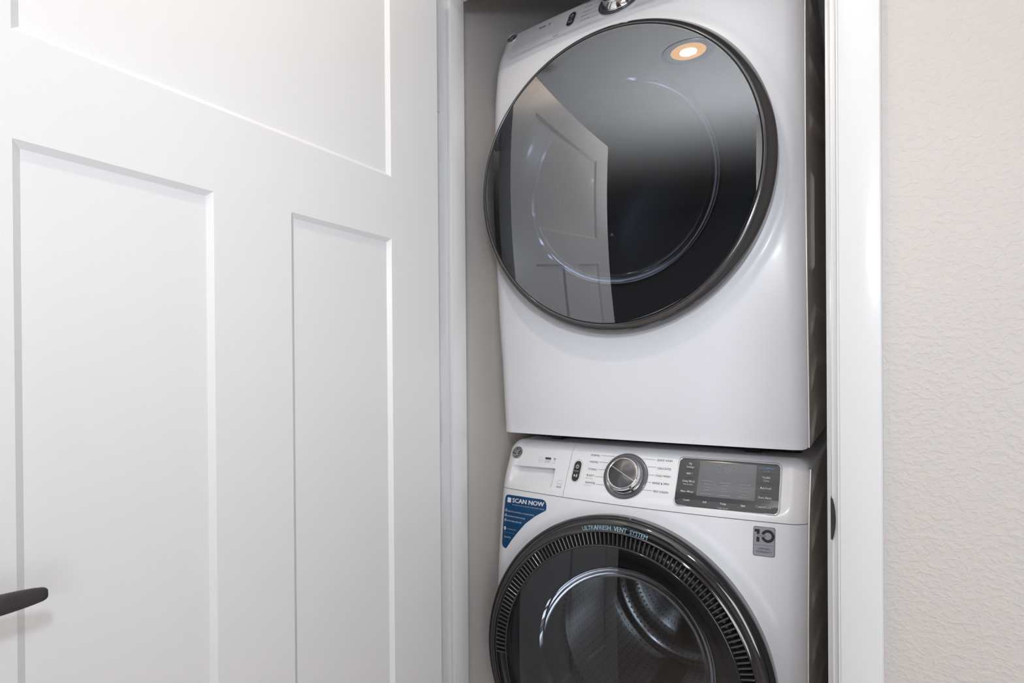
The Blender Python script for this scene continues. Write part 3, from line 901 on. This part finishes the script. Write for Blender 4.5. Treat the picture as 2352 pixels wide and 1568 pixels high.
S('REMOTE CONTROL & MONITORING', .0375, .1206, .8330, .0036, .02); S('RECEIVE NOTIFICATIONS', .0368, .0946, .8218, .0036, .02); S('SOFTWARE UPDATES', .0366, .0846, .8108, .0036, .02)
for z in (.8341, .8227, .8112):
    Wc.tube('tick_mark', circ(.0318, z, .0029, 20), .00035, M_stickw, .0009, parent=st)
    Wc.line('tick_mark', (.0304, z), (.0317, z-.0016), .0008, M_stickw, .0010, parent=st); Wc.line('tick_mark', (.0316, z-.0016), (.0345, z+.0036), .0008, M_stickw, .0010, parent=st)
Wc.poly('sticker_dot', circ(.0322, .7914, .0042, 24), M_stickw, .0009, .02, parent=st)
Wc.text('GE', M_blue, xc=.0322, z=.7914, cap=.0028, off=.0012, parent=st, shear=.3)
S('GE APPLIANCES', .0399, .0692, .7914, .0020, .02)
Wc.line('sticker_rule', (.0259, .7823), (.0646, .7830), .0004, M_inklight, .0009, parent=st)
S('SmartHQ', .0317, .0526, .7718, .0042, .02)
# ten year badge
tb = Wc.poly('warranty_badge', rrect(.6163, .6530, .8246, .8762, .0030), M_silver, 0.0, .012, thick=.0008); tb['label'] = 'silver ten year limited warranty badge'
Wc.tube('badge_rim', rrect(.6158, .6535, .8241, .8767, .0034), .0005, M_dialgrey, .0006, parent=tb)
def T10(t, m, a, b, z, cap, bold=0.0): Wc.text(t, m, a, b, z, cap, off=.0011, parent=tb, bold=bold)
# big 10: flagged one and round zero, notched for YEAR
def ten():
    pc = Wc
    pts1 = [(.6178, .8722), (.6265, .8722), (.6265, .8632), (.6215, .8632), (.6215, .8672), (.6178, .8672)]
    pc.poly('numeral', pts1, M_black, .0011, .01, parent=tb)
    pc.poly('numeral', [(.6212, .8580), (.6265, .8580), (.6265, .8492), (.6212, .8492)], M_black, .0011, .01, parent=tb)
    cx, cz = .6412, .8607; ro, ri = .0118, .0066
    for a0, a1 in ((-165, 165),):
        pts = []
        for i in range(33):
            t = R(a0+(a1-a0)*i/32)
            pts.append((cx+ro*math.cos(t), cz+ro*math.sin(t)*1.0))
        for i in range(33):
            t = R(a1-(a1-a0)*i/32); pts.append((cx+ri*math.cos(t), cz+ri*math.sin(t)))
        pc.poly('numeral', pts, M_black, .0011, .03, parent=tb)
ten()
T10('Y E A R', M_black, .6222, .6390, .8606, .0032, .01)
Wc.line('badge_rule', (.6175, .8432), (.6525, .8440), .0004, M_ink, .0011, parent=tb)
T10('LIMITED', M_black, .6250, .6450, .8375, .0034); T10('WARRANTY', M_black, .6208, .6490, .8318, .0034)

# washer door
def washer_door():
    cx, cz = .351, .5545
    ring = lathe('door_ring', [(.3130, -.030), (.3145, -.060), (.3175, -.078), (.3170, -.085), (.3115, -.0945), (.3035, -.0985), (.3025, -.0985), (.3020, -.0975), (.2880, -.0990), (.2873, -.1000), (.2864, -.1000), (.2860, -.0988)], cx, cz, M_blackchrome_soft, wr, 192, sharp=25)
    ring['label'] = 'gloss black chrome door ring'
    lathe('vent_channel', [(.2861, -.0988), (.2855, -.0860), (.2620, -.0860), (.2610, -.1000)], cx, cz, M_black, ring, 192)
    lathe('glass_bezel', [(.2613, -.0990), (.2605, -.1015), (.2585, -.1020), (.2575, -.1012), (.2572, -.099)], cx, cz, M_gloss, ring, 192)
    # vent ribs, one by one
    me = None
    n0, n1 = 0, 101
    for k in range(n0, n1):
        a = R(184 - 2.034*k)
        if me is None:
            bm = bmesh.new()
            # rounded bar, along +x from r .2615 to .2862
            r0, r1, hw = .2612, .2858, .0024
            L = []
            for x, ys in ((r0, .0), (r0+.002, 0), (r1-.002, 0), (r1, 0)):
                L.append([bm.verts.new((x, -.0865, -hw)), bm.verts.new((x, -.0985, -hw*.85)), bm.verts.new((x, -.1002, -hw*.3)), bm.verts.new((x, -.1002, hw*.3)), bm.verts.new((x, -.0985, hw*.85)), bm.verts.new((x, -.0865, hw))])
            for i in range(3):
                for j in range(5): bm.faces.new([L[i][j], L[i+1][j], L[i+1][j+1], L[i][j+1]])
            o = bm_obj('rib', bm, M_gloss2, ring, smooth=True, sharp=70); me = o.data
        else:
            o = bpy.data.objects.new('rib', me); col.objects.link(o); o.parent = ring
        o.matrix_basis = Matrix.Translation((cx, 0, cz)) @ Matrix.Rotation(-a, 4, 'Y')
    # curved lettering
    bm = text_bm('ULTRAFRESH  VENT  SYSTEM', .012)
    lo = min(v.co.x for v in bm.verts); hi = max(v.co.x for v in bm.verts)
    a0, a1 = R(104.3), R(75.9)
    for v in bm.verts:
        t = (v.co.x-lo)/(hi-lo); r = .2908 + v.co.y/.729*.0092; a = a0+(a1-a0)*t
        v.co = Vector((cx+r*math.cos(a), -.0975 - (.3020-r)*(.0015/.014) - .0004, cz+r*math.sin(a)))
    bm_obj('lettering', bm, M_cyan, ring)
    def bow(x, z):
        dx, dzz = x-cx, z-cz
        return .0157*dx*dx + .16*dzz*dzz + .02*dzz + .025*dx - .088*.257**2
    for o in [ring]+list(ring.children):
        if o.name.startswith('rib'): continue
        for v in o.data.vertices: v.co.y += bow(v.co.x, v.co.z)*sstep(-.045, -.085, v.co.y)
    for o in ring.children:
        if o.name.startswith('rib'):
            c = o.matrix_basis @ Vector((.274, -.1, 0)); o.matrix_basis = Matrix.Translation((0, bow(c.x, c.z), 0)) @ o.matrix_basis
    prof = [(.2572*(1-i/36), -.1015) for i in range(37)]
    prof[-1] = (0, prof[-1][1])
    g = warp(lathe('door_glass', prof, cx, cz, G_wash, wr, 128, sharp=80), bow)
    g['label'] = 'dark tinted round door glass'
    # inner door: ring holding the bowl, and the bowl bulging into the drum
    lathe('inner_ring', [(.2575, -.090), (.238, -.082), (.228, -.060), (.205, -.045), (.200, -.040)], cx, cz, M_innerring, wr, 96)
    bp = [(.2035*math.cos(R(90*i/20)), -.055+.150*math.sin(R(90*i/20))) for i in range(20)] + [(0, .095)]
    lathe('glass_bowl', bp, cx, cz, G_bowl, wr, 96, sharp=80)
    # white finger lip at the handle side of the door
    bm = bmesh.new(); pr = None
    for i in range(41):
        a = R(-2-56*i/40); k = math.sin(PI*i/40)**.6
        row = []
        for j in range(7):
            t = j/6; r = .318+(.014+.012*k)*t; yy = Wc.face(cx+r*math.cos(a), cz+r*math.sin(a))
            row.append(bm.verts.new((cx+r*math.cos(a), yy-.010*k*math.sin(PI*t)**.7-.0005, cz+r*math.sin(a))))
        if pr:
            for j in range(6): bm.faces.new([pr[j], pr[j+1], row[j+1], row[j]])
        pr = row
    bm_obj('finger_lip', bm, M_white, wr, smooth=True)
M_blackchrome_soft = mat('gloss_dark_ring', (0.008, 0.008, 0.009), 0.05, metal=0.0, spec=0.5)
M_blackchrome_soft.node_tree.nodes['Principled BSDF'].inputs['IOR'].default_value = 1.85
M_gloss2 = mat('gloss_rib', (0.022, 0.022, 0.024), 0.12, coat=1.0, spec=0.9)
washer_door(); drum(Wm, 'wash')
for x in (.06, .65):
    for y in (.10, .68):
        lathe_o = bmesh.new(); add_box(lathe_o, x-.02, x+.02, y-.02, y+.02, 0, .036); bm_obj('foot', lathe_o, M_black, wr)

# ---- dryer ----
DZ0 = 1.024
dr = thing('clothes_dryer', 'white front-loading clothes dryer stacked on top, with large dark mirror-like glass door', 'dryer', (MX, MY, DZ0), MA)
Dm = Machine(dr, 0.015, .533, .3201, .012, -.015)
cabinet(Dm, 'dry', 1.000)
front(Dm, False)
Dm.grid('control_panel', 0, WX, .8853, 1.0, 130, 44, M_panelw, left=True, right=True, top=True, xs=xspace(0, WX, 130), hs=[.8853 + (1.0-.8853)*j/44 for j in range(45)], disp=lambda x, h: panel_inset(x, h) + collar(Dm, x, h))
class FieldD(Machine):
    def face(s, x, h): return Machine.face(s, x, h) + panel_inset(x, h) + collar(s, x, h)
Df = FieldD(dr, .015, .533, .3201, .012, -.015)
badge(Df, .0365, .9750)
Df.poly('icon', rrect(.1235, .1425, .9645, .9675, .0006), M_ink); Df.line('icon', (.1230, .9615), (.1425, .9617), .0008, M_inklight)
wifi(Df, .1545, .9620, M_ink); Df.text('SMART', M_inklight, xc=.1545, z=.9585, cap=.0022)
estar(Df, .1870, .9180)
pill_button(Df, .2208, .9470)
dial(Df, .3440, .9480)
for i, (t, a, b, z, l0, l1) in enumerate(labels):
    t2 = ['MIXED LOAD', 'COTTONS', 'TOWELS', 'BULKY', 'SANITIZE', 'QUICK DRY', 'DELICATES', 'WARM UP', 'TIMED DRY', 'RACK DRY'][i]
    Df.text(t2, M_ink, a, b, z+.002, .0036); Df.line('label_line', (l0[0], l0[1]+.002), (l1[0], l1[1]+.002), .0005, M_ink)
dd = Df.poly('display_panel', rrect(.4600, .6578, .9040, .9895, .0085), M_screen, -.001, .012, thick=.0030)
Df.tube('display_bezel', rrect(.4596, .6584, .9034, .9900, .0092), .00115, M_chrome, .0012)
def dryer_door():
    cx, cz = .351, .533+.015
    ring = lathe('door_ring', [(.3160, -.030), (.3170, -.055), (.3195, -.076), (.3190, -.084), (.3110, -.0960), (.3040, -.1020), (.3000, -.1040), (.2990, -.1035), (.2985, -.1010)], cx, cz, M_ringd, dr, 192, sharp=30)
    ring['label'] = 'gloss dark metallic door ring'
    def bow(x, z):
        dx, dzz = x-cx, z-cz
        return .0157*dx*dx + .1844*dzz*dzz - .0229*dzz + .0407*dx - (.0157+.1844)/2*.2965**2
    fade = lambda y: sstep(-.045, -.085, y)
    for v in ring.data.vertices: v.co.y += bow(v.co.x, v.co.z)*fade(v.co.y)
    gap = lathe('gap_ring', [(.2990, -.1015), (.2960, -.1000), (.2940, -.1010)], cx, cz, M_black, ring, 160)
    warp(gap, bow)
    prof = [(.2965*(1-i/40), -.1035) for i in range(41)]
    prof[-1] = (0, prof[-1][1])
    g = warp(lathe('door_glass', prof, cx, cz, G_dry, dr, 160, sharp=80), bow)
    g['label'] = 'large smoked mirror-like round door glass'
    lathe('inner_ring', [(.2965, -.088), (.270, -.080), (.240, -.060), (.222, -.045), (.214, -.040)], cx, cz, M_innerring, dr, 96)
    bp = [(.2175*math.cos(R(90*i/20)), -.055+.150*math.sin(R(90*i/20))) for i in range(20)] + [(0, .095)]
    lathe('glass_bowl', bp, cx, cz, G_bowl, dr, 96, sharp=80)
M_ringd = mat('dark_metal_ring', (0.035, 0.033, 0.034), 0.12, coat=0.5)
M_ringd.node_tree.nodes['Principled BSDF'].inputs['IOR'].default_value = 1.95
dryer_door(); drum(Dm, 'dry')
# stacking bracket between the machines
bm = bmesh.new(); add_box(bm, .035, .685, .120, .70, -.0205, .0045)
o = bm_obj('stacking_bracket', bm, M_black, dr); o['label'] = 'black stacking bracket under the dryer'
for x in (.10, .58): bm = bmesh.new(); add_box(bm, x, x+.03, .085, .115, -.0215, .004); bm_obj('foot', bm, M_black, dr)

# ------------------------------------------------------------------ recessed ceiling lights (outside the frame, seen in the door glass)
def downlight(x, y, power, idx, lab):
    t = thing('recessed_light', lab, 'ceiling light', (x, y, CEIL))
    lathe2(t)
    ld = bpy.data.lights.new('bulb', 'AREA'); ld.shape = 'DISK'; ld.size = .062; ld.energy = power; ld.color = (1.0, 0.80, 0.60)
    lo = bpy.data.objects.new('bulb', ld); col.objects.link(lo); lo.location = (x, y, CEIL-.004); 
def lathe2(t):
    bm = bmesh.new(); n = 48
    def ring(r, z): return [bm.verts.new((r*math.cos(2*PI*i/n), r*math.sin(2*PI*i/n), z)) for i in range(n)]
    rs = [ring(.098, 0), ring(.098, -.004), ring(.092, -.006), ring(.068, -.002), ring(.066, -.0005)]
    for A, B in zip(rs, rs[1:]):
        for i in range(n): bm.faces.new([A[i], A[(i+1) % n], B[(i+1) % n], B[i]])
    bm_obj('lamp_trim', bm, M_trim, t, smooth=True)
    bm = bmesh.new(); vs = [bm.verts.new((.066*math.cos(2*PI*i/n), .066*math.sin(2*PI*i/n), -.0008)) for i in range(n)]
    bm.faces.new(vs); bm_obj('lamp_lens', bm, M_lamp, t)
downlight(.35, -.75, LAMP_W, 0, 'round recessed ceiling light in front of the laundry closet')
